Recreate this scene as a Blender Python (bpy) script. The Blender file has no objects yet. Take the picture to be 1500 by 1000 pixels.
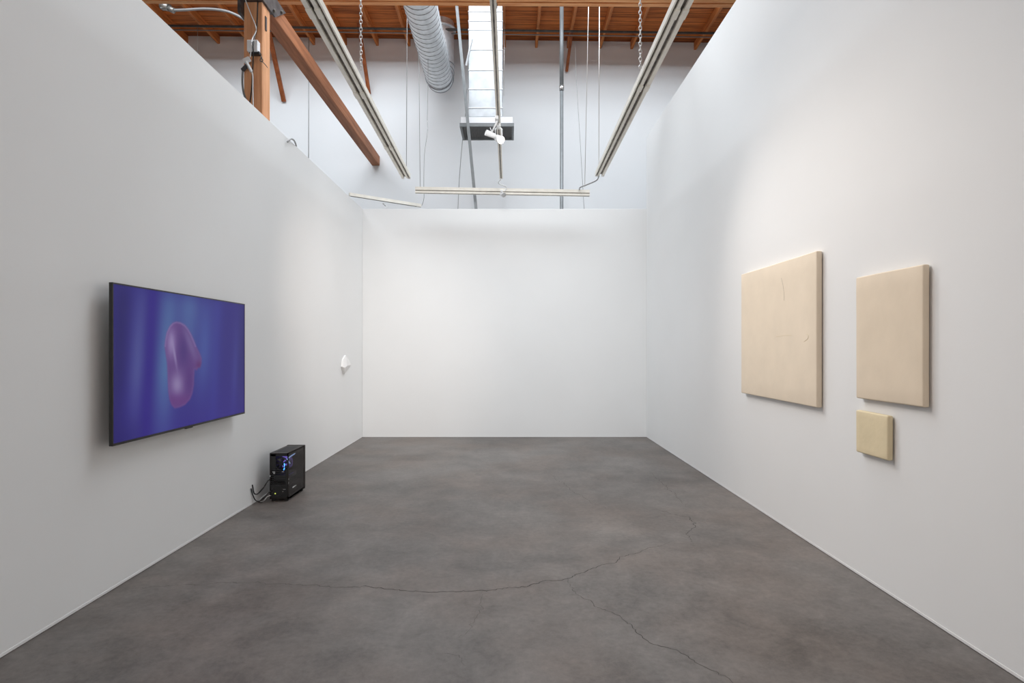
import bpy, bmesh, math, random
from mathutils import Vector, Matrix, noise
R = random.Random(7)
C = bpy.context.scene.collection
F, VX, VY, EYE = 851.0, 745.5, 509.0, 1.435      # focal length (px of 1500), eye level, eye height

def P(x, y, d):                                   # photo pixel at real distance d -> place in the room (metres)
    return Vector(((x - VX) * d / F, d, EYE - (y - VY) * d / F))

# ------------------------------------------------------------------ materials
def lin(c):
    return tuple(((v/255)/12.92 if v/255 <= .04045 else ((v/255+.055)/1.055)**2.4) for v in c) + (1,)

def mat(name, rgb, rough=.6, metal=0, spec=.5, var=0, scale=6, bump=0, bscale=40, emit=None, estr=0, stretch=None, rough_var=0):
    m = bpy.data.materials.new(name); m.use_nodes = True
    nt = m.node_tree; n = nt.nodes; l = nt.links
    b = n['Principled BSDF']
    col = rgb if len(rgb) == 4 else tuple(rgb) + (1,)
    b.inputs['Base Color'].default_value = col
    b.inputs['Roughness'].default_value = rough
    b.inputs['Metallic'].default_value = metal
    b.inputs['Specular IOR Level'].default_value = spec
    tc = n.new('ShaderNodeTexCoord'); mp = n.new('ShaderNodeMapping')
    l.new(tc.outputs['Object'], mp.inputs['Vector'])
    if stretch: mp.inputs['Scale'].default_value = stretch
    if var:
        t = n.new('ShaderNodeTexNoise'); t.inputs['Scale'].default_value = scale; t.inputs['Detail'].default_value = 6
        l.new(mp.outputs[0], t.inputs['Vector'])
        r = n.new('ShaderNodeValToRGB')
        r.color_ramp.elements[0].position = .3; r.color_ramp.elements[1].position = .7
        r.color_ramp.elements[0].color = tuple(max(0, c*(1-var)) for c in col[:3]) + (1,)
        r.color_ramp.elements[1].color = tuple(min(1, c*(1+var)) for c in col[:3]) + (1,)
        l.new(t.outputs['Fac'], r.inputs['Fac']); l.new(r.outputs['Color'], b.inputs['Base Color'])
        if rough_var:
            mr = n.new('ShaderNodeMapRange'); mr.inputs['To Min'].default_value = rough-rough_var; mr.inputs['To Max'].default_value = rough+rough_var
            l.new(t.outputs['Fac'], mr.inputs['Value']); l.new(mr.outputs[0], b.inputs['Roughness'])
    if bump:
        t = n.new('ShaderNodeTexNoise'); t.inputs['Scale'].default_value = bscale; t.inputs['Detail'].default_value = 4
        l.new(mp.outputs[0], t.inputs['Vector'])
        bp = n.new('ShaderNodeBump'); bp.inputs['Strength'].default_value = bump; bp.inputs['Distance'].default_value = .01
        l.new(t.outputs['Fac'], bp.inputs['Height']); l.new(bp.outputs[0], b.inputs['Normal'])
    if emit:
        b.inputs['Emission Color'].default_value = tuple(emit[:3]) + (1,); b.inputs['Emission Strength'].default_value = estr
    return m

def wood(name, dark, light, axis=1, board=0, seed=0, rough=.6):
    """grain stretched along axis; optional boards laid side by side along the other horizontal axis"""
    m = bpy.data.materials.new(name); m.use_nodes = True
    nt = m.node_tree; n = nt.nodes; l = nt.links; b = n['Principled BSDF']
    b.inputs['Roughness'].default_value = rough; b.inputs['Specular IOR Level'].default_value = .3
    tc = n.new('ShaderNodeTexCoord'); mp = n.new('ShaderNodeMapping'); l.new(tc.outputs['Object'], mp.inputs['Vector'])
    s = [14, 14, 14]; s[axis] = .9; mp.inputs['Scale'].default_value = s; mp.inputs['Location'].default_value = (seed*3.1, seed*1.7, seed)
    t = n.new('ShaderNodeTexNoise'); t.inputs['Scale'].default_value = 1.6; t.inputs['Detail'].default_value = 8; t.inputs['Roughness'].default_value = .65
    l.new(mp.outputs[0], t.inputs['Vector'])
    fac = t.outputs['Fac']
    r = n.new('ShaderNodeValToRGB'); r.color_ramp.elements[0].position = .28; r.color_ramp.elements[1].position = .72
    r.color_ramp.elements[0].color = lin(dark); r.color_ramp.elements[1].color = lin(light)
    if board:
        sx = n.new('ShaderNodeSeparateXYZ'); l.new(tc.outputs['Object'], sx.inputs[0])
        other = sx.outputs['Y'] if axis == 0 else sx.outputs['X']
        dv = n.new('ShaderNodeMath'); dv.operation = 'DIVIDE'; dv.inputs[1].default_value = board; l.new(other, dv.inputs[0])
        fl = n.new('ShaderNodeMath'); fl.operation = 'FLOOR'; l.new(dv.outputs[0], fl.inputs[0])
        wn = n.new('ShaderNodeTexWhiteNoise'); wn.noise_dimensions = '1D'; l.new(fl.outputs[0], wn.inputs['W'])
        mx = n.new('ShaderNodeMath'); mx.operation = 'MULTIPLY_ADD'; mx.inputs[1].default_value = .3
        l.new(wn.outputs['Value'], mx.inputs[0]); 
        sb = n.new('ShaderNodeMath'); sb.operation = 'SUBTRACT'; sb.inputs[1].default_value = .15; l.new(fac, sb.inputs[0]); l.new(sb.outputs[0], mx.inputs[2])
        fac = mx.outputs[0]
        fr = n.new('ShaderNodeMath'); fr.operation = 'FRACT'; l.new(dv.outputs[0], fr.inputs[0])
        lt = n.new('ShaderNodeMath'); lt.operation = 'LESS_THAN'; lt.inputs[1].default_value = .06; l.new(fr.outputs[0], lt.inputs[0])
        mc = n.new('ShaderNodeMix'); mc.data_type = 'RGBA'; mc.inputs['B'].default_value = lin((60, 26, 12))
        l.new(lt.outputs[0], mc.inputs['Factor']); l.new(fac, r.inputs['Fac']); l.new(r.outputs['Color'], mc.inputs['A'])
        l.new(mc.outputs['Result'], b.inputs['Base Color'])
    else:
        l.new(fac, r.inputs['Fac']); l.new(r.outputs['Color'], b.inputs['Base Color'])
    bp = n.new('ShaderNodeBump'); bp.inputs['Strength'].default_value = .25; bp.inputs['Distance'].default_value = .004
    l.new(t.outputs['Fac'], bp.inputs['Height']); l.new(bp.outputs[0], b.inputs['Normal'])
    return m

def concrete():
    m = bpy.data.materials.new('concrete'); m.use_nodes = True
    nt = m.node_tree; n = nt.nodes; l = nt.links; b = n['Principled BSDF']
    tc = n.new('ShaderNodeTexCoord')
    def nz(scale, det, rough=.6, dist=0, st=(1, 1, 1)):
        mp = n.new('ShaderNodeMapping'); mp.inputs['Scale'].default_value = st; l.new(tc.outputs['Object'], mp.inputs[0])
        t = n.new('ShaderNodeTexNoise'); t.inputs['Scale'].default_value = scale; t.inputs['Detail'].default_value = det
        t.inputs['Roughness'].default_value = rough; t.inputs['Distortion'].default_value = dist
        l.new(mp.outputs[0], t.inputs['Vector']); return t.outputs['Fac']
    a, c, d = nz(.6, 6, .62, .5), nz(3.1, 12, .74, .35), nz(26, 8, .8)
    e = nz(1.1, 3, .5)
    m1 = n.new('ShaderNodeMath'); m1.operation = 'MULTIPLY_ADD'; m1.inputs[1].default_value = .36; l.new(a, m1.inputs[0])
    m2 = n.new('ShaderNodeMath'); m2.operation = 'MULTIPLY_ADD'; m2.inputs[1].default_value = .40; l.new(c, m2.inputs[0])
    m3 = n.new('ShaderNodeMath'); m3.operation = 'MULTIPLY'; m3.inputs[1].default_value = .26; l.new(d, m3.inputs[0])
    l.new(m3.outputs[0], m2.inputs[2]); l.new(m2.outputs[0], m1.inputs[2])
    r = n.new('ShaderNodeValToRGB'); r.color_ramp.elements[0].position = .36; r.color_ramp.elements[1].position = .68
    r.color_ramp.elements[0].color = (.054, .047, .043, 1); r.color_ramp.elements[1].color = (.232, .210, .194, 1)
    l.new(m1.outputs[0], r.inputs['Fac'])
    mx = n.new('ShaderNodeMix'); mx.data_type = 'RGBA'; mx.blend_type = 'MULTIPLY'; mx.inputs['B'].default_value = (1.0, .93, .89, 1)
    mr = n.new('ShaderNodeMapRange'); mr.inputs['From Min'].default_value = .42; mr.inputs['From Max'].default_value = .62; l.new(e, mr.inputs[0])
    l.new(mr.outputs[0], mx.inputs['Factor']); l.new(r.outputs[0], mx.inputs['A']); l.new(mx.outputs['Result'], b.inputs['Base Color'])
    rr = n.new('ShaderNodeMapRange'); rr.inputs['To Min'].default_value = .38; rr.inputs['To Max'].default_value = .6; l.new(c, rr.inputs[0])
    l.new(rr.outputs[0], b.inputs['Roughness']); b.inputs['Specular IOR Level'].default_value = .35
    bp = n.new('ShaderNodeBump'); bp.inputs['Strength'].default_value = .12; bp.inputs['Distance'].default_value = .004
    l.new(c, bp.inputs['Height']); l.new(bp.outputs[0], b.inputs['Normal'])
    return m

def glow(name, rgb, s):
    m = bpy.data.materials.new(name); m.use_nodes = True
    n = m.node_tree.nodes; b = n['Principled BSDF']
    b.inputs['Base Color'].default_value = tuple(rgb) + (1,)
    b.inputs['Emission Color'].default_value = tuple(rgb) + (1,); b.inputs['Emission Strength'].default_value = s
    return m

def glass(name, tint, gl=.12):
    m = bpy.data.materials.new(name); m.use_nodes = True
    nt = m.node_tree; n = nt.nodes; n.remove(n['Principled BSDF'])
    tr = n.new('ShaderNodeBsdfTransparent'); tr.inputs[0].default_value = tint
    g = n.new('ShaderNodeBsdfGlossy'); g.inputs['Roughness'].default_value = .05
    mx = n.new('ShaderNodeMixShader'); mx.inputs[0].default_value = gl
    nt.links.new(tr.outputs[0], mx.inputs[1]); nt.links.new(g.outputs[0], mx.inputs[2]); nt.links.new(mx.outputs[0], n['Material Output'].inputs[0])
    return m

M = dict(
    wall=mat('white_wall_paint', (.80, .80, .795), .55, var=.012, scale=1.2, bump=.03, bscale=30, spec=.25),
    rearwall=mat('white_brick_paint', (.82, .835, .85), .7, var=.01, scale=1, bump=.04, bscale=20, spec=.2),
    outer=mat('hall_wall_paint', (.2, .19, .18), .8),
    floor=concrete(),
    crack=mat('crack_dark', (.038, .034, .031), .9),
    planks=wood('roof_planks', (112, 54, 18), (216, 124, 56), axis=0, board=.14),
    rafter=wood('rafter_wood', (150, 80, 36), (228, 146, 82), axis=1, seed=3),
    beam=wood('crossbeam_wood', (196, 116, 60), (250, 190, 132), axis=0, seed=5),
    longbeam=wood('brown_timber', (132, 82, 54), (188, 124, 86), axis=1, seed=8),
    post=wood('post_timber', (196, 134, 94), (240, 182, 138), axis=2, seed=2),
    stick=wood('brace_wood', (120, 64, 36), (180, 104, 62), axis=2, seed=6),
    galv=mat('galvanized_steel', (.72, .74, .76), .42, .5, var=.14, scale=9, bump=.05, bscale=14, rough_var=.08),
    ductsheet=mat('duct_sheet_metal', (.50, .52, .54), .5, .55, var=.16, scale=6, bump=.06, bscale=9, rough_var=.08),
    ductseam=mat('duct_seam', (.30, .31, .33), .4, .8),
    brightseam=mat('bright_duct_flange', (.80, .81, .83), .4, .4),
    pole=mat('grey_conduit', (.20, .21, .215), .5, .3, var=.1, scale=12),
    darkpipe=mat('dark_pipe', (.07, .065, .06), .6, .3, var=.3, scale=10),
    cream=mat('cream_track_paint', (.86, .82, .735), .5, var=.06, scale=12),
    slot=mat('dark_track_slot', (.15, .13, .11), .55, .2, var=.7, scale=11, stretch=(1, 1, 1)),
    white=mat('white_enamel', (.84, .84, .84), .35),
    whiteplastic=mat('white_plastic', (.88, .91, .94), .4),
    grille=mat('grille_grey', (.22, .21, .205), .6, .2),
    wire=mat('steel_wire', (.33, .33, .33), .5, .3),
    chain=mat('chain_steel', (.75, .74, .73), .35, .7),
    steel=mat('weathered_steel', (.11, .10, .10), .55, .6, var=.4, scale=14, bump=.2, bscale=30),
    bolt=mat('bolt_steel', (.16, .14, .12), .6, .4),
    bolt2=mat('dull_fitting_metal', (.34, .33, .31), .35, .6),
    black=mat('black_plastic', (.018, .018, .019), .42),
    pcmetal=mat('black_case_metal', (.030, .025, .023), .38, .4, var=.15, scale=20),
    darkgrey=mat('dark_grey_plastic', (.055, .055, .06), .5),
    silver=mat('silver_metal', (.6, .6, .6), .3, .9),
    canvas=mat('beige_canvas', lin((229, 214, 193)), .62, var=.035, scale=5, bump=.06, bscale=26, spec=.3),
    canvas2=mat('tan_canvas', lin((224, 208, 186)), .62, var=.035, scale=5, bump=.06, bscale=26, spec=.3),
    canvas3=mat('ochre_canvas', lin((222, 206, 172)), .6, var=.04, scale=9, bump=.12, bscale=34, spec=.3),
    paper=mat('white_folded_paper', (.78, .77, .76), .8),
    pencil=mat('pencil_mark', (.36, .31, .26), .9),
    blue=glow('blue_led', (.08, .40, 1.0), 1.5),
    paleblue=glow('pale_blue_led', (.40, .62, 1.0), 2.0),
    violet=glow('violet_led', (.22, .16, .62), .5),
    lime=glow('lime_led', (.6, .75, .12), .8),
    glass=glass('smoked_glass', (.50, .48, .50, 1), .16),
    lampwell=mat('lamp_well_paint', (.2, .19, .18), .6),  # dark paint of the unseen well around the roof lamp
)

# ------------------------------------------------------------------ mesh helpers
def box(bm, lo, hi, bev=0, seg=1):
    x0, y0, z0 = [min(a, b) for a, b in zip(lo, hi)]; x1, y1, z1 = [max(a, b) for a, b in zip(lo, hi)]
    r = bmesh.ops.create_cube(bm, size=1)
    for v in r['verts']:
        v.co = Vector(((x0+x1)/2 + v.co.x*(x1-x0), (y0+y1)/2 + v.co.y*(y1-y0), (z0+z1)/2 + v.co.z*(z1-z0)))
    if bev:
        es = list({e for v in r['verts'] for e in v.link_edges})
        bmesh.ops.bevel(bm, geom=es, offset=bev, segments=seg, profile=.5, affect='EDGES')

def hexa(bm, pts):                                # 8 corners: bottom 4 ccw, top 4 ccw
    v = [bm.verts.new(p) for p in pts]
    for f in ((3, 2, 1, 0), (4, 5, 6, 7), (0, 1, 5, 4), (1, 2, 6, 5), (2, 3, 7, 6), (3, 0, 4, 7)):
        bm.faces.new([v[i] for i in f])

def frame_of(d, up=Vector((0, 0, 1))):
    d = d.normalized()
    if abs(d.dot(up)) > .98: up = Vector((0, 1, 0))
    a = d.cross(up).normalized(); return a, a.cross(d).normalized()

def tube(bm, pts, r, seg=8, caps=True):
    pts = [Vector(p) for p in pts]; rings = []
    rs = r if isinstance(r, (list, tuple)) else [r]*len(pts)
    for i, p in enumerate(pts):
        d = (pts[min(i+1, len(pts)-1)] - pts[max(i-1, 0)])
        a, b = frame_of(d)
        rings.append([bm.verts.new(p + rs[i]*(math.cos(t*2*math.pi/seg)*a + math.sin(t*2*math.pi/seg)*b)) for t in range(seg)])
    for q in range(len(rings)-1):
        for t in range(seg):
            f = bm.faces.new((rings[q][t], rings[q][(t+1) % seg], rings[q+1][(t+1) % seg], rings[q+1][t])); f.smooth = True
    if caps:
        bm.faces.new(rings[0][::-1]); bm.faces.new(rings[-1])

def bar(bm, p0, p1, w, h, up=Vector((0, 0, 1))):  # rectangular bar between two points
    p0, p1 = Vector(p0), Vector(p1); a, b = frame_of(p1-p0, up)
    c = [(-w/2, -h/2), (w/2, -h/2), (w/2, h/2), (-w/2, h/2)]
    v = [bm.verts.new(p + a*x + b*y) for p in (p0, p1) for x, y in c]
    for f in ((0, 1, 2, 3), (7, 6, 5, 4), (0, 4, 5, 1), (1, 5, 6, 2), (2, 6, 7, 3), (3, 7, 4, 0)):
        bm.faces.new([v[i] for i in f])

def smooth_pts(pts, n=6):                         # Catmull-Rom
    pts = [Vector(p) for p in pts]; out = []
    q = [pts[0]*2-pts[1]] + pts + [pts[-1]*2-pts[-2]]
    for i in range(1, len(q)-2):
        for k in range(n):
            t = k/n
            out.append(.5*((2*q[i]) + (q[i+1]-q[i-1])*t + (2*q[i-1]-5*q[i]+4*q[i+1]-q[i+2])*t*t + (3*q[i]-q[i-1]-3*q[i+1]+q[i+2])*t**3))
    return out + [pts[-1]]

def torus(bm, c, ax, rmaj, rmin, s1=16, s2=6, squash=None, long_axis=None):
    c, ax = Vector(c), Vector(ax).normalized(); a, b = frame_of(ax) if long_axis is None else (Vector(long_axis).normalized(), ax.cross(Vector(long_axis)).normalized())
    k = squash or 1
    rings = []
    for i in range(s1):
        t = 2*math.pi*i/s1; d = math.cos(t)*a + math.sin(t)*b*k; o = c + rmaj*d; dn = d.normalized()
        rings.append([bm.verts.new(o + rmin*(math.cos(u*2*math.pi/s2)*dn + math.sin(u*2*math.pi/s2)*ax)) for u in range(s2)])
    for i in range(s1):
        for u in range(s2):
            f = bm.faces.new((rings[i][u], rings[i][(u+1) % s2], rings[(i+1) % s1][(u+1) % s2], rings[(i+1) % s1][u])); f.smooth = True

def disc(bm, c, n_, r, seg=20):
    c = Vector(c); a, b = frame_of(Vector(n_))
    bm.faces.new([bm.verts.new(c + r*(math.cos(t*2*math.pi/seg)*a + math.sin(t*2*math.pi/seg)*b)) for t in range(seg)])

def obj(name, bm, m, parent=None):
    bmesh.ops.recalc_face_normals(bm, faces=bm.faces)
    me = bpy.data.meshes.new(name); bm.to_mesh(me); bm.free()
    if m: me.materials.append(m)
    o = bpy.data.objects.new(name, me); C.objects.link(o)
    if parent:
        o.parent = parent; o.matrix_parent_inverse = Matrix.Translation(-parent.location)
    return o

def make(name, m, fn, parent=None, **k):
    bm = bmesh.new(); fn(bm); return obj(name, bm, m, parent)

def tag(o, label, cat, group=None, kind=None):
    o['label'] = label; o['category'] = cat
    if group: o['group'] = group
    if kind: o['kind'] = kind
    return o

def thing(name, label, cat, loc=(0, 0, 0), group=None):
    o = bpy.data.objects.new(name, None); C.objects.link(o); o.location = loc; o.empty_display_size = .1
    return tag(o, label, cat, group)

def struct(name, m, fn, parent=None):
    o = make(name, m, fn, parent)
    if not parent: o['kind'] = 'structure'
    return o

# ------------------------------------------------------------------ the setting
WL, WR, YB, ZP, ZR = -2.35, 2.207, 9.32, 3.66, 4.81
YR = 11.2
def zc(x): return 7.36 - .013*x                    # underside of the roof planks

struct('floor', M['floor'], lambda b: box(b, (-9, -4.5, -.1), (6.5, YR+.2, 0)))
struct('wall_left', M['wall'], lambda b: box(b, (WL-.14, -4.5, 0), (WL, YB, ZP), .003))
struct('wall_right', M['wall'], lambda b: box(b, (WR, -4.5, 0), (WR+.14, YB, ZR), .003))
struct('wall_back', M['wall'], lambda b: box(b, (WL, YB, 0), (WR+.1, YB+.13, ZP), .003))
struct('wall_rear', M['rearwall'], lambda b: box(b, (-9, YR, 0), (6.5, YR+.15, 8.6)))
struct('wall_outer_left', M['outer'], lambda b: box(b, (-9.15, -4.5, 0), (-9, YR, 8.6)))
struct('wall_outer_right', M['outer'], lambda b: box(b, (6.5, -4.5, 0), (6.65, YR, 8.6)))
struct('wall_front', M['outer'], lambda b: box(b, (-9, -4.65, 0), (6.5, -4.5, 8.6)))
# small painted bead where the drywall meets the slab
struct('baseboard_left', M['wall'], lambda b: box(b, (WL, -4.4, .004), (WL+.002, YB, .018)))
struct('baseboard_right', M['wall'], lambda b: box(b, (WR-.002, -4.4, .004), (WR, YB, .018)))
struct('baseboard_back', M['wall'], lambda b: box(b, (WL+.005, YB-.002, .004), (WR-.005, YB, .018)))

SY0, SY1, SX0, SX1 = 4.4, 9.7, -7.0, 5.0           # unseen roof opening, added for the area lamp above it
def roof(b):
    def slab(x0, x1, y0, y1):
        hexa(b, [(x0, y0, zc(x0)), (x1, y0, zc(x1)), (x1, y1, zc(x1)), (x0, y1, zc(x0)),
                 (x0, y0, zc(x0)+.08), (x1, y0, zc(x1)+.08), (x1, y1, zc(x1)+.08), (x0, y1, zc(x0)+.08)])
    slab(-9, 6.5, SY1, YR); slab(-9, 6.5, -4.5, SY0); slab(-9, SX0, SY0, SY1); slab(SX1, 6.5, SY0, SY1)
struct('ceiling', M['planks'], roof)
def well(b):
    box(b, (SX0-.05, SY0-.05, 7.3), (SX0, SY1+.05, 8.5)); box(b, (SX1, SY0-.05, 7.3), (SX1+.05, SY1+.05, 8.5))
    box(b, (SX0, SY0-.05, 7.47), (SX1, SY0, 8.5)); box(b, (SX0, SY1, 7.47), (SX1, SY1+.05, 8.5))
    box(b, (SX0-.05, SY0-.05, 8.5), (SX1+.05, SY1+.05, 8.56))
struct('lamp_well', M['lampwell'], well)  # unseen closed well, added so its edge shades the top of the rear wall

# cracks in the slab: thin dark lines lying in the floor
def crack(pts, w, seed):
    rr = random.Random(seed); g = [P(x, y, EYE*F/(y-VY)) for x, y in pts]
    fine = []
    for i in range(len(g)-1):
        n_ = max(2, int((g[i+1]-g[i]).length/.016))
        for k in range(n_):
            p = g[i].lerp(g[i+1], k/n_); q = noise.noise_vector(p*7 + Vector((seed, 0, 0)))*.03 + noise.noise_vector(p*24)*.022 + noise.noise_vector(p*70)*.010
            fine.append(p + Vector((q.x, q.y, 0)))
    fine.append(g[-1])
    def f(b):
        prev = None; N = len(fine)
        for i, p in enumerate(fine):
            d = fine[min(i+1, N-1)]-fine[max(i-1, 0)]; s = Vector((-d.y, d.x, 0)).normalized()
            ww = w*(.35+.65*math.sin(math.pi*min(1, max(0, i/(N-1)))))*rr.uniform(.5, 1.2)/2
            a, c = b.verts.new((p.x+s.x*ww, p.y+s.y*ww, .0006)), b.verts.new((p.x-s.x*ww, p.y-s.y*ww, .0006))
            if prev: b.faces.new((prev[0], prev[1], c, a))
            prev = (a, c)
    return f
floor = bpy.data.objects['floor']
for pts, w in (([(400, 855), (480, 857), (560, 861), (607, 867), (650, 864), (684, 867), (705, 865), (745, 862), (790, 854), (830, 847), (858, 838), (875, 828), (905, 823), (920, 814), (950, 803), (984, 793)], .006),
               ([(180, 862), (260, 857), (330, 854), (400, 855)], .003),
               ([(1010, 793), (1012, 780), (1019, 766), (1008, 758), (985, 752), (960, 745)], .0055),
               ([(832, 847), (848, 872), (882, 892), (918, 908), (930, 924), (955, 940), (992, 953), (1025, 974), (1056, 986), (1080, 1000), (1110, 1030)], .0038),
               ([(705, 866), (708, 885), (703, 906), (672, 935)], .0018),
               ([(800, 690), (830, 712), (865, 735), (900, 748)], .0025),
               ([(950, 690), (985, 720), (1005, 742)], .003),
               ([(640, 955), (668, 962), (682, 975)], .0018)):
    make('floor_crack', M['crack'], crack(pts, w, int(pts[0][0])), floor)

# ------------------------------------------------------------------ roof timbers
ords = ['first', 'second', 'third', 'fourth', 'fifth', 'sixth', 'seventh', 'eighth', 'ninth', 'tenth', 'eleventh', 'twelfth', 'thirteenth', 'fourteenth', 'fifteenth', 'sixteenth', 'seventeenth', 'eighteenth', 'nineteenth']
def rafter_mesh(b):
    box(b, (-.024, SY1+.02, -.145), (.024, YR-.002, -.002), .002)
raf0 = None
for k in range(17):
    x = .527 + (k-11)*.612
    if raf0 is None: raf0 = o = make('roof_rafter', M['rafter'], rafter_mesh)
    else:
        o = raf0.copy(); C.objects.link(o)
    o.location = (x, 0, zc(x)+.0006)
    tag(o, 'brown wooden roof rafter, %s from the left of those meeting the rear wall' % ords[k], 'rafter', 'rafters under the plank roof')

def cross(b):
    def z(x): return 5.90 - .0066*x
    for y0, y1, dz in ((7.30, 7.50, 0), (7.53, 7.60, .0)):
        x0, x1 = -8.99, 6.49
        hexa(b, [(x0, y0, z(x0)+dz), (x1, y0, z(x1)+dz), (x1, y1, z(x1)+dz), (x0, y1, z(x0)+dz),
                 (x0, y0, z(x0)+.3), (x1, y0, z(x1)+.3), (x1, y1, z(x1)+.3), (x0, y1, z(x0)+.3)])
cb = thing('roof_crossbeam', 'long tan timber crossbeam spanning the room at the top edge', 'beam', (0, 7.45, 5.9))
make('timber', M['beam'], cross, cb)
make('bolt', M['bolt'], lambda b: box(b, (-.17, 7.53, 5.84), (-.15, 7.55, 5.90)), cb)
make('splice_plate', M['beam'], lambda b: box(b, (-.5, 7.505, 5.91), (4.2, 7.525, 6.15)), cb)

# long beam resting on the post, running back into the rear wall
lb = thing('timber_beam', 'brown timber beam running from the post into the rear white wall', 'beam', (-2.565, 8.6, 4.94))
make('timber', M['longbeam'], lambda b: box(b, (-2.64, 4.9, 4.94), (-2.49, YR-.001, 5.12), .006), lb)
def saddle(b):
    box(b, (-2.655, 5.35, 4.929), (-2.475, 6.10, 4.94)); box(b, (-2.655, 5.35, 4.93), (-2.643, 6.15, 5.14))
    hexa(b, [(-2.487, 5.35, 4.93), (-2.472, 5.35, 4.93), (-2.472, 6.15, 4.93), (-2.487, 6.15, 4.93), (-2.487, 5.35, 5.14), (-2.472, 5.35, 5.14), (-2.472, 6.44, 5.14), (-2.487, 6.44, 5.14)])
    box(b, (-2.71, 5.8, 4.78), (-2.682, 5.93, 5.4))
make('steel_saddle', M['steel'], saddle, lb)
for yy, zz in ((6.30, 5.07), (6.10, 4.97)):
    make('bolt', M['bolt'], lambda b: tube(b, [(-2.476, yy, zz), (-2.45, yy, zz)], .016, 6), lb)

pt = thing('timber_post', 'square tan timber post standing behind the left white wall', 'post', (-2.585, 5.965, 0))
make('shaft', M['post'], lambda b: box(b, (-2.68, 5.872, 0), (-2.492, 6.06, 4.929), .006), pt)
make('strap', M['steel'], lambda b: (box(b, (-2.492, 5.93, 4.68), (-2.484, 5.965, 4.82)),), pt)
def eye(b):
    torus(b, P(383, 88, 5.84), (0, 1, .3), .014, .005); tube(b, [P(383, 86, 5.87), P(383, 83, 5.85)], .007, 6)
    tube(b, smooth_pts([P(384, 90, 5.84), P(388, 94, 5.86), P(392, 99, 5.95)]), .004, 6)
make('eye_bolt', M['bolt'], eye, pt)

jb = thing('outlet_box', 'small white electrical box on the timber post', 'electrical box', P(369, 67, 5.86))
make('cover', M['whiteplastic'], lambda b: box(b, P(361.5, 74.5, 5.80), (P(377, 58, 5.80) + Vector((0, .07, 0))), .004), jb)
make('base', M['black'], lambda b: box(b, P(365, 79, 5.82), (P(379.5, 74.6, 5.82) + Vector((0, .05, 0))), .003), jb)
tag(make('extension_cord', M['white'], lambda b: tube(b, smooth_pts([P(357, -12, 5.84), P(360, 1, 5.84), P(368, 22, 5.85), P(375.3, 42, 5.852), P(370.5, 55, 5.82), P(368.5, 62, 5.785), P(367.5, 74, 5.785), P(366.5, 84, 5.80)]), .0055, 6)),
    'white power cord running down the timber post past the white box', 'cord')
tag(make('black_cable', M['black'], lambda b: tube(b, smooth_pts([P(379, -12, 5.85), P(377.5, 5, 5.86), P(376, 40, 5.86), P(373.5, 52, 5.84), P(370.8, 66, 5.786), P(371, 77, 5.79), P(370.5, 92, 5.85), P(369.5, 110, 5.86), P(368.5, 130, 5.86), P(366, 150, 5.86)]), .006, 6)),
    'black cable running down the front of the timber post', 'cable')
pl = thing('plug_adapter', 'white and grey plug hanging from cord on the timber post', 'plug', P(361, 90, 5.80))
make('body', M['whiteplastic'], lambda b: (bar(b, P(366, 86, 5.80), P(357, 90, 5.80), .04, .035), bar(b, P(360, 89, 5.79), P(368.5, 105, 5.83), .026, .02)), pl)
make('grey_plug', M['darkgrey'], lambda b: bar(b, P(362, 96, 5.81), P(355, 103, 5.83), .03, .025), pl)
make('sleeve', M['pole'], lambda b: tube(b, smooth_pts([P(355.5, 103, 5.83), P(355, 120, 5.84), P(356.5, 134, 5.85), P(360, 146, 5.85), P(363, 160, 5.85)]), .010, 8), pl)
tag(make('taped_cord', M['white'], lambda b: tube(b, smooth_pts([P(368.5, 104, 5.84), P(370.3, 112, 5.85), P(370.3, 130, 5.85), P(371, 160, 5.85)]), .007, 6)),
    'white cord below the plug, tied to the black cable on the post', 'cord')

bg = 'thin wooden braces at the rear wall'
for (p0, p1, w, lab) in (((-4.375, 10.44, 7.38), (-4.33, YR-.02, 6.17), .075, 'thin brown wooden brace just right of the timber post'),
                         ((-2.75, 10.63, 7.37), (-2.69, YR-.02, 6.31), .06, 'thin dark wooden brace beside the left hanging chain'),
                         ((1.16, 10.51, 7.33), (1.11, YR-.02, 6.75), .05, 'short wooden brace beside the straight grey conduit')):
    o = make('wooden_brace', M['stick'], lambda b: bar(b, p0, p1, w, .045)); tag(o, lab, 'brace', bg)

tag(make('ceiling_pipe', M['darkpipe'], lambda b: tube(b, [(-8.9, 10.45, 7.262), (6.4, 10.45, 7.052)], .021, 10)), 'dark pipe running across below the roof rafters', 'pipe')
tag(make('ceiling_conduit', M['pole'], lambda b: tube(b, [(-8.9, 10.52, 7.225), (6.4, 10.52, 7.018)], .010, 8)), 'thin grey conduit running beside the dark ceiling pipe', 'conduit')
jf = thing('conduit_fitting', 'grey metal fitting with flexible conduit under the roof planks at upper left', 'conduit', P(244, 12, 9.95))
make('fitting', M['bolt2'], lambda b: (tube(b, [P(236, 8, 9.9), P(247, 11, 9.9)], .06, 12), box(b, P(237, 10, 9.9), P(247, 3, 9.9) + Vector((0, .1, 0)), .01), tube(b, [P(247, 12, 9.9), P(255, 16, 9.9)], .045, 10), box(b, (-5.92, 9.86, 7.2), (-5.84, 9.94, 7.435))), jf)
make('flexible_conduit', M['wire'], lambda b: tube(b, smooth_pts([P(252, 15, 9.9), P(270, 14.5, 9.9), P(300, 13, 9.9), P(325, 15, 9.9), P(342, 20, 9.9), P(358, 29, 9.9), P(372, 44, 9.95)]), .022, 8), jf)

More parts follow.
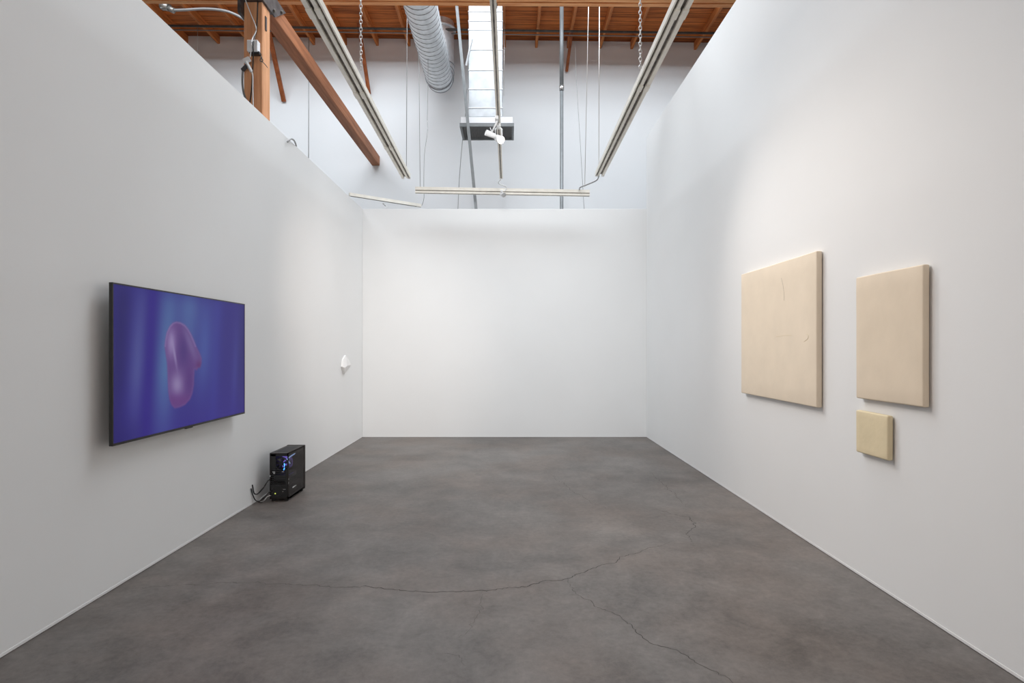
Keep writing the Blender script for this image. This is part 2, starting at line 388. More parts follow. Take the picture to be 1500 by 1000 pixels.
# ------------------------------------------------------------------ ducts
rd = thing('round_duct', 'round spiral metal duct hanging below the roof, bending up at its end', 'duct', (-1.24, 9.0, 6.0))
Rr, cx, czz, ye = .232, -1.238, 6.232, 10.28
path = [(cx, y, czz) for y in (7.62, 8.2, 8.8, 9.4, 10.0, ye)]
rb = .36
for i in range(1, 9):
    t = i/8*math.pi/2; path.append((cx, ye + rb*math.sin(t), czz + rb*(1-math.cos(t))))
path += [(cx, ye+rb, czz+rb+.1), (cx, ye+rb, zc(cx)-.001)]
def rdm(b):
    pts = [Vector(p) for p in path]; rings = []
    for i, p in enumerate(pts):
        d = (pts[min(i+1, len(pts)-1)]-pts[max(i-1, 0)]).normalized(); a = Vector((1, 0, 0)); u = a.cross(d)
        rings.append([b.verts.new(p + Rr*(math.cos(t*math.pi/16)*a + math.sin(t*math.pi/16)*u)) for t in range(32)])
    for q in range(len(rings)-1):
        for t in range(32):
            f = b.faces.new((rings[q][t], rings[q][(t+1) % 32], rings[q+1][(t+1) % 32], rings[q+1][t])); f.smooth = True
make('duct_pipe', M['galv'], rdm, rd)
def helix(b):
    pts = []; pitch = .125; n_ = int((ye-7.64)/pitch*20)
    for i in range(n_):
        t = i/20*2*math.pi; pts.append((cx + (Rr+.001)*math.cos(t), 7.64 + i/20*pitch, czz + (Rr+.001)*math.sin(t)))
    tube(b, pts, .0055, 5)
make('spiral_seam', M['ductseam'], helix, rd)
for i in (0, 2, 4, 6, 8):
    j = 5+i; dd = (Vector(path[j+1])-Vector(path[j-1])).normalized()
    make('joint_ring', M['ductseam'], lambda b: torus(b, path[j], dd, Rr+.002, .008 if i else .012, 32, 6), rd)
make('joint_ring', M['galv'], lambda b: torus(b, (cx, ye+rb, 7.25), (0, 0, 1), Rr+.01, .03, 32, 6), rd)
make('end_cap', M['galv'], lambda b: tube(b, [(cx, 7.615, czz), (cx, 7.622, czz)], Rr, 32), rd)

vd = thing('square_duct', 'rectangular sheet metal duct dropping from the roof to a grille', 'duct', (-.4, 9.95, 5.3))
dx0, dx1, dy0, dy1 = (686.5-VX)*9.72/F, (735.8-VX)*9.72/F, 9.72, 10.22
make('duct_body', M['ductsheet'], lambda b: box(b, (dx0, dy0, 5.30), (dx1, dy1, zc(-.4)-.001), .004), vd)
for yy in (17, 31, 43.5, 73, 103, 130.5, 158):
    z = EYE + (VY-yy)*dy0/F
    make('seam_band', M['brightseam'], lambda b: box(b, (dx0-.008, dy0-.009, z-.007), (dx1+.008, dy1+.01, z+.007), .002), vd)
gx0, gx1, gy0, gy1 = (673.5-VX)*9.66/F, (753-VX)*9.66/F, 9.62, 10.28
def reg(b):
    box(b, (gx0+.02, gy0+.02, 5.15), (gx1-.02, gy1-.02, 5.262), .004)
make('plenum_box', M['brightseam'], reg, vd)
def rim(b):
    for lo, hi in (((gx0, gy0, 5.10), (gx1, gy0+.035, 5.155)), ((gx0, gy1-.035, 5.10), (gx1, gy1, 5.155)), ((gx0, gy0+.035, 5.10), (gx0+.035, gy1-.035, 5.155)), ((gx1-.035, gy0+.035, 5.10), (gx1, gy1-.035, 5.155))):
        box(b, lo, hi)
make('grille_frame', M['pole'], rim, vd)
def gr(b):
    for i in range(30):
        x = gx0+.045 + i*(gx1-gx0-.09)/29; box(b, (x-.004, gy0+.035, 5.108), (x+.004, gy1-.035, 5.145))
    box(b, (gx0+.03, gy0+.03, 5.14), (gx1-.03, gy1-.03, 5.149))
make('grille_slats', M['grille'], gr, vd)
for xx in (704, 711, 723):
    make('screw_tab', M['ductseam'], lambda b: bar(b, P(xx-3, 174, 9.70), P(xx+3, 173.5, 9.70), .02, .012), vd)

# ------------------------------------------------------------------ poles, wires, chains
def pole1(b):
    tube(b, [(.889, 9.8, 0), (.889, 9.8, 5.83)], .030, 14); tube(b, [(.889, 9.8, 5.8), (.889, 9.8, zc(.889)-.001)], .034, 14)
o = thing('grey_conduit_pole', 'straight vertical grey metal pole rising behind the back wall', 'pole', (.889, 9.8, 0))
make('tube', M['pole'], pole1, o)
make('coupling', M['silver'], lambda b: tube(b, [(.889, 9.8, 5.77), (.889, 9.8, 5.85)], .042, 14), o)
tag(make('leaning_pole', M['pole'], lambda b: bar(b, (-.19, 9.55, .02), (-.872, 9.55, 7.20), .048, .05, Vector((0, 1, 0)))),
    'grey metal strut leaning slightly, left of the square duct', 'pole')
tag(make('duct_strap', M['galv'], lambda b: bar(b, P(691.5, 57, 9.60), P(683, 96, 9.66), .03, .02)), 'short metal strap sticking out beside the rectangular duct', 'strap')
def wire(pts, r, name, label, m='wire', cat='wire', grp=None):
    o = make(name, M[m], lambda b: tube(b, pts, r, 6)); tag(o, label, cat, grp); return o
wg = 'thin suspension wires'
wire([P(289.5, 36, 10.6), P(289, 130, 10.6)], .004, 'hanging_wire', 'thin wire hanging at far left, behind the sloping top of the left wall', grp=wg)
wire([P(452.5, 50, 10.9), P(452, 240, 10.9)], .007, 'hanging_wire', 'thin grey wire hanging between the post and the left light track', grp=wg)
zt = 3.955
wire([Vector((-1.49, 8.44, zt)), P(597, -75, 8.5)], .0045, 'hanging_wire', 'thin wire holding the far end of the left light track', grp=wg)
wire([P(615.5, 275, 9.02), P(614, 120, 9.03), P(613.5, 75, 9.06)], .004, 'hanging_wire', 'thin wire holding the left end of the short cross track', grp=wg)
wire([Vector((1.285, 8.3, zt)), P(878, -60, 8.34)], .0055, 'hanging_wire', 'thin white wire holding the far end of the right light track', 'chain', grp=wg)
wire([P(856.5, 275, 9.02), P(862, 12, 9.05), P(863, -60, 9.1)], .005, 'hanging_wire', 'thin pale wire holding the right end of the short cross track', 'chain', grp=wg)
wire([P(856, 312, 10.3), P(850, 209, 10.3), P(844, 113, 10.4), P(842, 60, 10.5)], .0035, 'hanging_wire', 'faint slanting wire just right of the grey pole', grp=wg)
wire([P(738, 140, 10.3), P(738.5, 80, 10.35), P(739.5, 0, 10.35)], .006, 'hanging_wire', 'thin wire hanging along the right side of the square duct', 'chain', grp=wg)
wire(smooth_pts([P(684, 130, 10.33), P(682, 165, 10.33), P(677.5, 205, 10.33), P(673, 260, 10.33), P(670.6, 312, 10.33)]), .006, 'hanging_cable', 'thin grey cable hanging beside the duct grille behind leaning strut', cat='cable')
wire(smooth_pts([P(627, 86.5, 9.2), P(627, 120, 9.24), P(626, 170, 9.25), P(626, 194, 9.2), P(621.8, 226, 9.18), P(620.8, 268, 9.18), P(621, 290, 9.5), P(618, 301, 10.1)]), .004, 'feed_cable', 'thin curving cable dropping past the left end of cross track', cat='cable')
wire(smooth_pts([P(877.5, 257, 8.34), P(874, 264, 8.45), P(861, 270, 8.8), P(850, 274.5, 8.97), P(848.6, 278, 8.975)]), .009, 'feed_cable', 'grey cable linking the right light track to the cross track', cat='cable')
wire(smooth_pts([P(421, 208, 6.1), P(426, 203.5, 6.15), P(431, 206, 6.3), P(434, 214, 6.45)]), .009, 'loose_cable', 'small loop of grey cable poking above the left wall top', cat='cable')

def chain(p0, p1, label):
    p0, p1 = Vector(p0), Vector(p1); d = p1-p0; n_ = int(d.length/.034); u = d.normalized()
    def f(b):
        for i in range(n_):
            c = p0 + u*(i+.5)*(d.length/n_); ax = Vector((1, 0, 0)) if i % 2 else Vector((0, 1, 0))
            torus(b, c, ax, .021, .0042, 10, 5, .55, u)
    tag(make('hanging_chain', M['chain'], f), label, 'chain', 'chains holding the light tracks')
chain((-1.345, 5.28, 3.96), P(527.5, -330, 5.2), 'steel link chain holding up the left light track')
chain(P(938, 101, 5.16)+Vector((0, 0, 0)), P(937.5, -330, 5.16), 'steel link chain holding up the right light track')
hb = 'unseen'
for yy, x0, x1 in ((5.2, -6.99, 4.99), (8.47, -6.99, 4.99), (9.1, -6.99, 4.99)):
    o = make('hanger_rail', M['pole'], lambda b: box(b, (x0, yy-.02, 7.28), (x1, yy+.02, 7.32)))
    tag(o, 'steel hanger rail crossing the added roof opening above the tracks', 'rail', 'hanger rails under the roof light')

# ------------------------------------------------------------------ light tracks
def track(name, label, p0, p1, flip, joints, cat='light track', group='suspended twin light tracks'):
    p0, p1 = Vector(p0), Vector(p1); L = (p1-p0).length; d = (p1-p0).normalized()
    side = d.cross(Vector((0, 0, 1))).normalized()*flip; up = side.cross(d)
    if up.z < 0: up = -up
    root = thing(name, label, cat, (p0+p1)/2, group)
    def piece(b, a0, a1, s0, s1, h0, h1):
        q = []
        for h in (h0, h1):
            for a, s in ((a0, s0), (a1, s0), (a1, s1), (a0, s1)):
                q.append(p0 + d*a + side*s + up*h)
        hexa(b, q)
    H = .05
    def body(b):
        piece(b, 0, L, -.064, -.028, 0, H); piece(b, 0, L, .004, .034, 0, H); piece(b, 0, L, .054, .066, 0, H)
        piece(b, 0, L, -.064, .066, H, H+.006)
    make('rail', M['cream'], body, root)
    make('slot_insert', M['slot'], lambda b: (piece(b, .003, L-.003, -.028, .004, .022, H), piece(b, .003, L-.003, .034, .054, .018, H)), root)
    for jn in joints:
        a = (jn-p0.y)/(p1.y-p0.y)*L if abs(p1.y-p0.y) > 1 else jn
        make('joint_clip', M['cream'], lambda b: (piece(b, a-.06, a+.06, -.066, -.02, -.008, .012), piece(b, a-.06, a+.06, -.001, .040, -.008, .012)), root)
    make('end_cap', M['white'], lambda b: piece(b, L, L+.012, -.066, -.026, -.012, H), root)
    make('end_cap', M['white'], lambda b: piece(b, L, L+.012, .018, .066, -.012, H), root)
    return root
ZT = 3.90
track('light_track', 'cream twin light track hanging above the left wall, with chain', (-1.395, 3.0, ZT), (-1.497, 8.45, ZT), 1, (4.29, 5.68, 7.18))
track('light_track', 'cream twin light track hanging near the right wall, with chain', (1.236, 3.0, ZT), (1.302, 8.33, ZT), -1, (4.30, 5.53))
def xpiece(b, y0, y1, z0, z1, x0=-1.452, x1=1.252):
    def dz(x): return -.0175*(x+1.452)
    hexa(b, [(x0, y0, z0+dz(x0)), (x1, y0, z0+dz(x1)), (x1, y1, z0+dz(x1)), (x0, y1, z0+dz(x0)),
             (x0, y0, z1+dz(x0)), (x1, y0, z1+dz(x1)), (x1, y1, z1+dz(x1)), (x0, y1, z1+dz(x0))])
xt = thing('light_track', 'short cream cross track hanging in front of the back wall', 'light track', (-.1, 9.02, 3.85), 'suspended twin light tracks')
make('rail', M['cream'], lambda b: (xpiece(b, 8.99, 9.05, 3.878, 3.925), xpiece(b, 8.985, 9.05, 3.832, 3.862)), xt)
make('slot_insert', M['slot'], lambda b: xpiece(b, 9.01, 9.045, 3.862, 3.878, -1.451, 1.251), xt)
make('slot_insert', M['slot'], lambda b: xpiece(b, 9.005, 9.03, 3.8312, 3.833, -1.451, 1.251), xt)

def ctrack(b):
    box(b, (-.137, 3.0, ZT), (-.121, 8.5, ZT+.04)); box(b, (-.107, 3.0, ZT), (-.091, 8.5, ZT+.04)); box(b, (-.137, 3.0, ZT+.04), (-.091, 8.5, ZT+.046))
ct = thing('single_light_track', 'narrow grey centre light track carrying the lit spotlight', 'light track', (-.114, 5.7, ZT))
make('rail', M['cream'], ctrack, ct)
make('slot_insert', M['slot'], lambda b: box(b, (-.121, 3.003, ZT+.006), (-.107, 8.497, ZT+.04)), ct)
bt = thing('rear_light_track', 'slim white light track slanting behind the back wall at its left', 'light track', (-2.06, 9.86, 3.9))
make('rail', M['cream'], lambda b: bar(b, (-2.60, 9.46, 3.93), (-1.55, 10.22, 3.93), .05, .05), bt)
make('slot_insert', M['slot'], lambda b: bar(b, (-2.58, 9.475, 3.904), (-1.62, 10.17, 3.904), .016, .006), bt)
def hook(b):
    torus(b, P(565, 303, 9.84), (0, 1, 0), .022, .005); tube(b, [P(561, 298, 9.84), P(565, 301, 9.84)], .012, 8)
make('hook', M['white'], hook, bt)

# ------------------------------------------------------------------ spotlights
M['lamp'] = glow('lamp_lens', (1.0, .93, .80), 9)
def spot_head(label, base, head, aim, r, L, lit, stems=1):
    base, head = Vector(base), Vector(head); d = (Vector(aim)-head).normalized()
    root = thing('track_spotlight', label, 'spotlight', base)
    make('adapter', M['white'], lambda b: box(b, base+Vector((-.019, -.055, -.035)), base+Vector((.019, .055, 0)), .004), root)
    def arm(b):
        for s in ((-1, 1) if stems == 2 else (0,)):
            o_ = Vector((s*.035, 0, 0)); tube(b, [base+Vector((0, 0, -.03))+o_*.2, base+Vector((0, 0, -.05))+o_, head+o_], .009, 8)
    make('arm', M['white'], arm, root)
    tail = head - d*L/2; tip = head + d*L/2
    make('housing', M['white'], lambda b: tube(b, [tail, tail+d*.012, tail+d*L*.45, tip], [r*.45, r*.8, r*.9, r], 20, False) or disc(b, tail, -d, r*.45), root)
    make('lens', M['lamp'] if lit else M['silver'], lambda b: disc(b, tip-d*(.004 if lit else .012), d, r*.93), root)
    return tip, d
tip1, d1 = spot_head('lit white spotlight shining warm on the centre light track', (-.114, 6.42, ZT-.001), (-.112, 6.40, 3.735), (1.75, 3.35, 1.7), .042, .12, True, 2)
tip2, d2 = spot_head('unlit white spotlight turned left on the centre track, beside the lit one', (-.130, 6.22, ZT-.001), (-.196, 6.30, 3.745), (-2.3, 5.5, 4.3), .032, .12, False)
tip3, d3 = spot_head('small white spotlight clipped on the middle of the short cross track', (-.11, 8.955, 3.85), (-.10, 8.93, 3.79), (.4, 8.0, 3.3), .035, .10, False)
wire(smooth_pts([P(718, 187, 6.35), P(719.5, 192, 6.35), P(716, 197, 6.33)]), .004, 'lamp_lead', 'thin white lead curling above the unlit centre spotlight', 'white', 'cable')
wire(smooth_pts([P(734, 262, 8.6), P(730, 267, 8.7), P(733, 270, 8.8), P(739, 272, 8.9), P(742, 275, 8.92), P(739, 280, 8.92)]), .008, 'lamp_lead', 'white looping lead where the centre track meets the cross track', 'white', 'cable')

# ------------------------------------------------------------------ television
XF = -2.26; Y0, Y1, Z0, Z1 = 3.312, 4.972, .872, 1.808
tv = thing('television', 'large flat television showing a pink shape on blue, on the left wall', 'television', (XF-.05, (Y0+Y1)/2, Z0))
make('housing', M['black'], lambda b: box(b, (XF-.022, Y0, Z0), (XF-.002, Y1, Z1), .002), tv)
def bez(b):
    w = .009
    for lo, hi in (((XF-.004, Y0, Z0), (XF, Y0+w, Z1)), ((XF-.004, Y1-w, Z0), (XF, Y1, Z1)), ((XF-.004, Y0+w, Z1-w), (XF, Y1-w, Z1)), ((XF-.004, Y0+w, Z0), (XF, Y1-w, Z0+.014))):
        box(b, lo, hi)
make('bezel', M['pcmetal'], bez, tv)
make('back_housing', M['black'], lambda b: box(b, (XF-.06, Y0+.3, Z0+.12), (XF-.022, Y1-.3, Z1-.2), .012, 2), tv)
make('wall_bracket', M['steel'], lambda b: box(b, (WL+.001, Y0+.55, Z0+.25), (XF-.06, Y1-.55, Z1-.32)), tv)
make('sensor_tab', M['black'], lambda b: box(b, (XF-.02, 4.08, Z0-.008), (XF-.002, 4.16, Z0+.001), .002), tv)

OUT = [(365, 380), (372, 345), (388, 312), (405, 294), (425, 288), (448, 293), (470, 306), (488, 328), (503, 355), (518, 390), (530, 420), (545, 450), (557, 480), (556, 505), (548, 532), (538, 530), (532, 545), (520, 540),
       (517, 580), (516, 620), (508, 665), (496, 695), (470, 724), (440, 738), (415, 743), (398, 725), (387, 695), (381, 655), (378, 600), (377, 555), (374, 500), (366, 450), (361, 415)]
def sd(x, y):
    ins = False; best = 1e9; n_ = len(OUT)
    for i in range(n_):
        x0, y0 = OUT[i]; x1, y1 = OUT[(i+1) % n_]
        if (y0 > y) != (y1 > y) and x < (x1-x0)*(y-y0)/(y1-y0)+x0: ins = not ins
        t = max(0, min(1, ((x-x0)*(x1-x0)+(y-y0)*(y1-y0))/((x1-x0)**2+(y1-y0)**2)))
        best = min(best, math.hypot(x-x0-t*(x1-x0), y-y0-t*(y1-y0)))
    return best if ins else -best
def g(x, c, w): return math.exp(-((x-c)/w)**2)
def mix(a, b, t): t = max(0, min(1, t)); return tuple(p+(q-p)*t for p, q in zip(a, b))
def picture(y, z):
    px = VX + XF*F/y; py = VY - (z-EYE)*F/y
    zx, zy = (px-140)*3.571, (py-390)*3.571
    u = (y-Y0)/(Y1-Y0); v = (z-Z0)/(Z1-Z0)
    us = u + (v-.5)*-.05
    c = (50, 42, 128)
    c = mix(c, (86, 94, 158), .75*g(us, .135, .05)*(.35+.65*g(v, .5, .4)))
    c = mix(c, (82, 112, 166), .98*g(us, .315, .075)*(.55+.45*g(v, .5, .5)))
    c = mix(c, (80, 106, 164), .9*g(us, .46, .10)*g(v, .95, .6))
    c = mix(c, (72, 92, 164), .8*g(us, .60, .07)*g(v, .62, .45))
    c = mix(c, (66, 78, 166), .4*g(us, .70, .05))
    c = mix(c, (72, 84, 160), .4*g(us, .90, .03)*g(v, .35, .4))
    c = mix(c, (40, 34, 100), .75*g(us, .03, .05)); c = mix(c, (50, 34, 134), .9*g(us, .205, .032))
    c = mix(c, (42, 38, 104), .7*g(us, .99, .06)*(.6+.4*v))
    c = mix(c, (58, 44, 140), .5*max(0, 1-v*2.4)); c = mix(c, (36, 30, 98), .5*g(u, .05, .12)*g(v, 0, .15))
    c = mix(c, (46, 40, 128), .35*g(v, 1, .06))
    s = sd(zx, zy)
    if s > -4:
        b = (100, 68, 134)
        b = mix(b, (158, 140, 190), .85*g(zx, 398, 24)*g(zy, 400, 75))
        b = mix(b, (74, 50, 122), .8*g(zx, 462, 30)*g(zy, 440, 90))
        b = mix(b, (118, 100, 156), .8*g(zx, 495+(zy-400)*.35, 18)*g(zy, 400, 90))
        b = mix(b, (150, 134, 180), .9*g(zx, 428, 34)*g(zy, 618, 62))
        b = mix(b, (158, 144, 190), .8*g(zx, 405+(zy-400)*.16, 6)*g(zy, 460, 70))
        b = mix(b, (84, 48, 122), .7*g(zx, 492, 26)*g(zy, 600, 90))
        b = mix(b, (104, 56, 128), .7*g(zy, 705, 36)); b = mix(b, (150, 132, 186), .5*g(s, 4, 5)*(1 if zy < 420 else .25))
        b = mix(b, (96, 44, 108), .8*g(zx, 542, 16)*g(zy, 515, 22))
        c = mix(c, b, (s+4)/8)
    return c
bm = bmesh.new(); NU, NV = 240, 136; vs = []
ya, yb, za, zb = Y0+.009, Y1-.009, Z0+.014, Z1-.009
for j in range(NV+1):
    for i in range(NU+1): vs.append(bm.verts.new((XF-.0015, ya+(yb-ya)*i/NU, za+(zb-za)*j/NV)))
for j in range(NV):
    for i in range(NU):
        a = j*(NU+1)+i; bm.faces.new((vs[a], vs[a+1], vs[a+NU+2], vs[a+NU+1]))
cols = []
for v in vs:
    cols.extend(lin(picture(v.co.y, v.co.z)))
SCR = bpy.data.materials.new('screen_picture'); SCR.use_nodes = True
nn = SCR.node_tree.nodes; bb = nn['Principled BSDF']; bb.inputs['Base Color'].default_value = (.01, .01, .012, 1); bb.inputs['Roughness'].default_value = .42
bb.inputs['Specular IOR Level'].default_value = .12
at_ = nn.new('ShaderNodeAttribute'); at_.attribute_name = 'picture'
SCR.node_tree.links.new(at_.outputs['Color'], bb.inputs['Emission Color'])
SCR_STR = .74; bb.inputs['Emission Strength'].default_value = SCR_STR
scr = obj('screen', bm, SCR, tv)
ca = scr.data.color_attributes.new('picture', 'FLOAT_COLOR', 'POINT'); ca.data.foreach_set('color', cols)

# ------------------------------------------------------------------ computer tower
X0, X1, A, B, H = -2.236, -2.062, 5.43, 5.845, .45
pc = thing('computer_tower', 'black computer tower with glass side and blue lights on the floor', 'computer', ((X0+X1)/2, (A+B)/2, 0))
def shell(b):
    box(b, (X0, A, .02), (X0+.004, B, H))                       # closed side
    box(b, (X0, A, H-.012), (X1, B, H), .002)                   # top
    box(b, (X0, A, .02), (X1, B, .034))                         # floor pan
    for x in (X0, X1-.010):
        box(b, (x, A, .02), (x+.010, A+.010, H)); 
    box(b, (X1-.012, B-.012, .02), (X1, B, H)); box(b, (X1-.010, A, H-.03), (X1, B, H)); box(b, (X1-.010, A, .02), (X1, B, .045))
make('case_shell', M['pcmetal'], shell, pc)
make('front_panel', M['pcmetal'], lambda b: box(b, (X0-.002, B, .015), (X1+.003, B+.035, H+.004), .005, 2), pc)
make('top_vent', M['darkgrey'], lambda b: [box(b, (X0+.025, A+.05+i*.016, H), (X1-.025, A+.058+i*.016, H+.0015)) for i in range(20)], pc)
gp = make('glass_panel', M['glass'], lambda b: box(b, (X1-.002, A+.012, .046), (X1+.002, B-.014, H-.028)), pc)
def rear(b):
    y0, y1 = A+.002, A+.006
    box(b, (X0+.01, y0, .034), (X1-.01, y1, .16)); box(b, (X0+.01, y0, .30), (X0+.055, y1, H-.012)); box(b, (X0+.01, y0, H-.03), (X1-.01, y1, H-.012))
    for i in range(8): box(b, (X0+.01, y0, .165+i*.0175), (X1-.03, y1, .174+i*.0175))
    box(b, (X1-.03, y0, .16), (X1-.01, y1, .30))
make('rear_panel', M['black'], rear, pc)
def psu(b):
    torus(b, ((X0+X1)/2-.01, A+.001, .1), (0, 1, 0), .05, .002, 24, 4)
    for i in range(5): torus(b, ((X0+X1)/2-.01, A+.001, .1), (0, 1, 0), .008+i*.009, .0012, 20, 4)
make('power_supply_grille', M['darkgrey'], psu, pc)
make('power_supply_shroud', M['black'], lambda b: box(b, (X0+.006, A+.008, .034), (X1-.014, B-.03, .13), .002), pc)
make('mainboard', M['black'], lambda b: box(b, (X0+.02, A+.012, .14), (X0+.026, B-.09, H-.02)), pc)
gpu = make('graphics_card', M['darkgrey'], lambda b: box(b, (X0+.03, A+.012, .19), (X1-.03, B-.12, .235), .004), pc)
make('light_strip', M['violet'], lambda b: box(b, (X1-.030, A+.05, .225), (X1-.028, B-.2, .230)), gpu)
make('card_bracket', M['silver'], lambda b: (box(b, (X0+.026, A, .268), (X0+.05, A+.004, .278)), box(b, (X0+.034, A, .255), (X0+.048, A+.004, .264))), gpu)
def fan(c, ax, r, lit, lit2=None):
    f = make('fan', M['darkgrey'], lambda b: torus(b, c, ax, r, .006, 28, 6), pc)
    a, q = frame_of(Vector(ax))
    def bl(b):
        for i in range(7):
            t = i*2*math.pi/7; d = math.cos(t)*a + math.sin(t)*q; e = math.cos(t+.55)*a + math.sin(t+.55)*q
            o_ = Vector(ax).normalized()*.006
            b.faces.new([b.verts.new(Vector(c)+p) for p in (d*.015, d*r*.93+o_, e*r*.93-o_, e*.015)])
        tube(b, [Vector(c)-Vector(ax)*.008, Vector(c)+Vector(ax)*.008], .018, 14)
    make('fan_blades', M['black'], bl, f)
    if lit: make('fan_light', M[lit], lambda b: torus(b, Vector(c)+Vector(ax)*.004, ax, r*.78, .008, 28, 6), f)
fan(((X0+X1)/2+.012, A+.03, .345), (0, 1, 0), .058, None)
make('rear_light', M['blue'], lambda b: (tube(b, [(-2.099, A-.001, .322), (-2.097, A-.001, .340), (-2.100, A-.001, .356)], [.003, .006, .003], 8), tube(b, [(-2.106, A-.001, .291), (-2.100, A-.001, .303), (-2.098, A-.001, .314)], [.003, .006, .003], 8)), pc)
make('cooler_light', M['paleblue'], lambda b: tube(b, smooth_pts([(X1-.022, A+.10, .335), (X1-.022, A+.045, .375), (X1-.022, A+.06, .392), (X1-.022, A+.22, .405)]), .006, 6), pc)
fan((X1-.04, A+.15, .335), (1, 0, 0), .052, 'violet')
make('memory_stick', M['violet'], lambda b: [box(b, (X0+.03, A+.23+i*.012, .27), (X0+.07, A+.235+i*.012, .39)) for i in range(3)], pc)
for lo, hi in (((-2.122, A-.001, .272), (-2.103, A+.003, .279)), ((X0-.002, A-.003, .229), (X0+.010, A+.003, .242)), ((-2.112, A-.001, .109), (-2.088, A+.003, .114)), ((-2.118, A-.001, .089), (-2.108, A+.003, .093))):
    make('port', M['silver'], lambda b: box(b, lo, hi), pc)
make('power_light', M['lime'], lambda b: tube(b, [(-2.184, A+.002, .072), (-2.184, A-.002, .072)], .006, 10), pc)
make('panel_glint', M['silver'], lambda b: box(b, (X1-.004, A+.002, .196), (X1+.001, A+.012, .212)), pc)  # silver chips, here and below, set in for glints on the glass edge
make('panel_glint', M['silver'], lambda b: box(b, (X1-.004, A+.002, .158), (X1+.001, A+.012, .18)), pc)
make('glass_glint', M['silver'], lambda b: tube(b, [(X1+.003, A+.10, .103), (X1+.003, A+.19, .105)], .004, 6), pc)  # silver rod standing in for a glint low on the glass
make('rubber_foot', M['black'], lambda b: box(b, (X0+.01, A+.02, 0), (X0+.04, A+.06, .02)), pc)
for x, y in ((X1-.04, A+.02), (X0+.01, B-.04), (X1-.04, B-.04)):
    make('rubber_foot', M['black'], lambda b: box(b, (x, y, 0), (x+.03, y+.04, .02)), pc)
def cab(pts, r, label, m='black'):
    tag(make('computer_cable', M[m], lambda b: tube(b, smooth_pts(pts), r, 7)), label, 'cable', 'cables behind the computer')
cab([(X0+.02, A-.004, .21), (X0+.0, A-.04, .20), (-2.27, 5.37, .14), (-2.315, 5.355, .09), (-2.338, 5.33, .10), (-2.345, 5.32, .16), (-2.346, 5.31, .18)], .0055, 'black cable looping from the computer up against the left wall')
cab([(X0+.02, A-.004, .10), (X0+.0, A-.03, .085), (-2.28, 5.36, .03), (-2.325, 5.34, .03), (-2.34, 5.30, .10), (-2.343, 5.28, .155)], .005, 'black cable drooping to the floor beside the computer')
cab([(X0+.015, A-.004, .055), (X0-.01, A-.03, .05), (-2.275, 5.385, .012), (-2.325, 5.40, .008), (-2.34, 5.46, .008), (-2.343, 5.6, .02)], .006, 'pale cable on the floor along the wall by the computer', 'silver')

# ------------------------------------------------------------------ wall sculpture (folded white form)
ws = Vector((WL, 8.38, 1.20))
def fold(b):
    def vv(dx, px, py):
        d = (WL+dx)*F/(px-VX) ; return b.verts.new((WL+dx, d, EYE-(py-VY)*d/F))
    # corners of a faceted folded sheet standing off the wall
    top = vv(.02, 506.3, 520); tr = vv(.02, 509.5, 524); rt = vv(.02, 514.5, 534.5); lo = vv(.03, 505, 547); lf = vv(.02, 501.3, 537); lt = vv(.02, 503, 526)
    c1 = vv(.045, 507.5, 528); c2 = vv(.06, 508.5, 535.5); c3 = vv(.045, 504.6, 538.5)
    w = [b.verts.new((WL+.001, v.co.y, v.co.z)) for v in (top, tr, rt, lo, lf, lt)]
    rim = [top, tr, rt, lo, lf, lt]
    for i in range(6): b.faces.new((rim[i], rim[(i+1) % 6], w[(i+1) % 6], w[i]))
    for f in ((top, tr, c1), (tr, rt, c2), (tr, c2, c1), (rt, lo, c2), (lo, c3, c2), (lo, lf, c3), (lf, lt, c3), (lt, c1, c3), (c1, c2, c3), (lt, top, c1)):
        b.faces.new(f)
    b.faces.new(w[::-1])
tag(make('wall_sculpture', M['paper'], fold), 'small white folded sculpture on the left wall near the far corner', 'sculpture')

# ------------------------------------------------------------------ canvases
def canvas(name, label, m, y0, y1, z0, z1, t, bev=.008, seed=0):
    root = thing(name, label, 'painting', (WR-t/2, (y0+y1)/2, z0), 'blank beige canvases on the right wall')
    def f(b):
        box(b, (WR-t, y0, z0), (WR-.006, y1, z1), bev, 4)
        for fc in b.faces: fc.smooth = True
        bmesh.ops.subdivide_edges(b, edges=[e for e in b.edges if e.calc_length() > .2], cuts=8, use_grid_fill=True)
        for v in b.verts:
            q = noise.noise(v.co*4 + Vector((seed, 0, 0)))*.0022
            v.co.y += q; v.co.z += noise.noise(v.co*5+Vector((0, seed, 3)))*.002
    o = make('canvas', m, f, root)
    make('stretcher', M['stick'], lambda b: box(b, (WR-.008, y0+.02, z0+.02), (WR-.0005, y1-.02, z1-.02)), root)
    return root
big = canvas('beige_canvas', 'largest beige blank canvas on the right wall, farthest from the camera', M['canvas'], 4.08, 5.405, 1.014, 2.115, .047, seed=1)
canvas('beige_canvas', 'medium upright beige canvas on the right wall above the small square one', M['canvas2'], 3.037, 3.627, 1.122, 1.872, .042, .009, seed=2)
canvas('beige_canvas', 'smallest square beige canvas on the right wall, below the medium one', M['canvas3'], 3.325, 3.63, .787, 1.046, .040, .009, seed=3)
def scr_(pts):
    xx = WR-.0475
    q = []
    for x, y in pts:
        d = xx*F/(x-VX); q.append((xx, d, EYE-(y-VY)*d/F))
    return q
make('scratch_mark', M['pencil'], lambda b: tube(b, smooth_pts(scr_([(1144.5, 407), (1147, 418), (1148.5, 430), (1148.5, 440)])), .0009, 4), big)
make('scratch_mark', M['canvas3'], lambda b: tube(b, smooth_pts(scr_([(1178, 500), (1183, 496), (1184, 491), (1181, 489)])), .0015, 4), big)
make('scratch_mark', M['canvas3'], lambda b: tube(b, smooth_pts(scr_([(1136, 493), (1150, 491), (1160, 491)])), .001, 4), big)

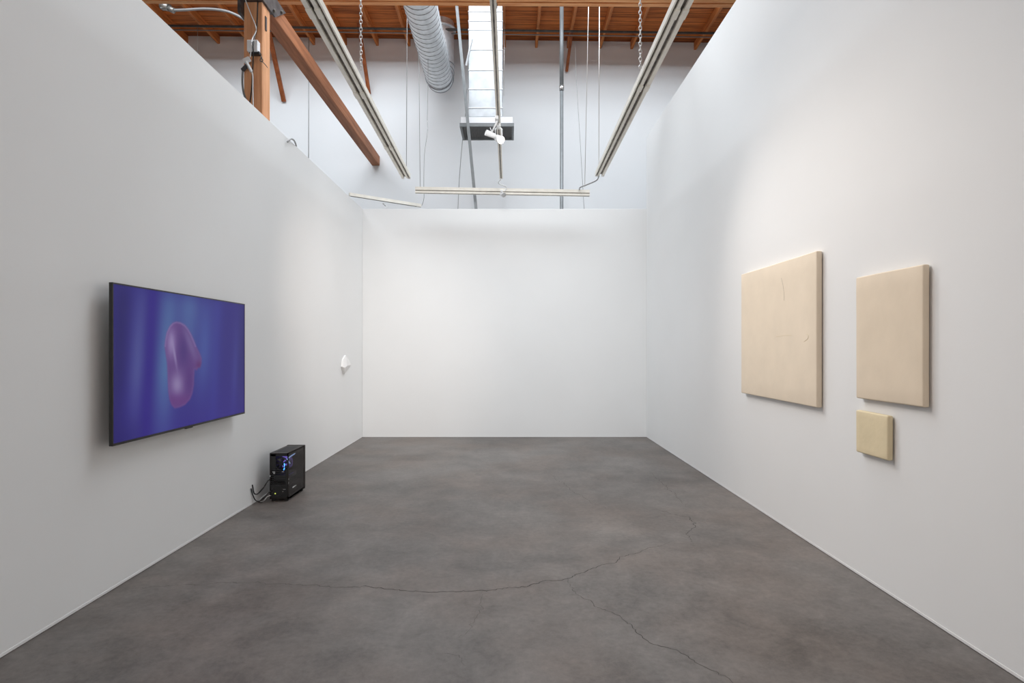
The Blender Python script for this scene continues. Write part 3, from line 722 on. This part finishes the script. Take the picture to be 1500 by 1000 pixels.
# ------------------------------------------------------------------ light
def area(name, loc, size, sy, e, col, rot=(0, 0, 0)):
    l = bpy.data.lights.new(name, 'AREA'); l.shape = 'RECTANGLE'; l.size = size; l.size_y = sy; l.energy = e; l.color = col
    o = bpy.data.objects.new(name, l); C.objects.link(o); o.location = loc; o.rotation_euler = rot; return o
def spot(name, loc, aim, e, col, ang, blend=.8, r=.04):
    l = bpy.data.lights.new(name, 'SPOT'); l.energy = e; l.color = col; l.spot_size = math.radians(ang); l.spot_blend = blend; l.shadow_soft_size = r
    o = bpy.data.objects.new(name, l); C.objects.link(o); o.location = loc
    o.rotation_euler = (Vector(aim)-Vector(loc)).to_track_quat('-Z', 'Y').to_euler(); return o
area('roof_fill', (-1.0, 7.1, 8.3), 11.0, 3.2, 890, (.86, .935, 1.0))  # unseen area lamp added for ambient light, under the closed well
area('front_fill', (-.5, -4.35, 3.3), 9, 2.2, 215, (1, .97, .93), (math.pi/2, 0, 0))  # area lamp added for frontal light; the front wall has no window
spot('canvas_spot', tip1+d1*.02, (2.2, 3.9, 1.2), 110, (1, .90, .81), 74, 1, .03)
spot('canvas_wash_fill', (-1.41, 3.9, 3.76), (2.2, 4.15, 1.1), 185, (1, .90, .81), 86, 1, .03)  # unseen lamp without a fixture, added to even out the canvas wall
spot('sculpture_spot', (.9, 4.0, 3.76), (-2.35, 8.5, 1.35), 290, (1, .87, .77), 52, 1, .06)
spot('back_wall_fill', (-.114, 3.4, 3.72), (-.1, 9.32, 1.2), 460, (.95, .98, 1), 70, 1, .05)  # unseen lamp without a fixture, added to brighten the back wall

w = bpy.data.worlds.new('World'); bpy.context.scene.world = w; w.use_nodes = True
w.node_tree.nodes['Background'].inputs[0].default_value = (.8, .88, 1, 1); w.node_tree.nodes['Background'].inputs[1].default_value = .4

# ------------------------------------------------------------------ camera and view
cam = bpy.data.cameras.new('camera'); co = bpy.data.objects.new('camera', cam); C.objects.link(co)
co.location = (0, 0, EYE); co.rotation_euler = (math.pi/2, 0, 0)
cam.sensor_width = 36; cam.lens = F/1500*36; cam.shift_x = (750-VX)/1500; cam.shift_y = (VY-500)/1500
cam.clip_start = .05
sc = bpy.context.scene; sc.camera = co
sc.view_settings.view_transform = 'Standard'; sc.view_settings.look = 'None'; sc.view_settings.gamma = 1
sc.view_settings.use_curve_mapping = False; sc.view_settings.exposure = .05
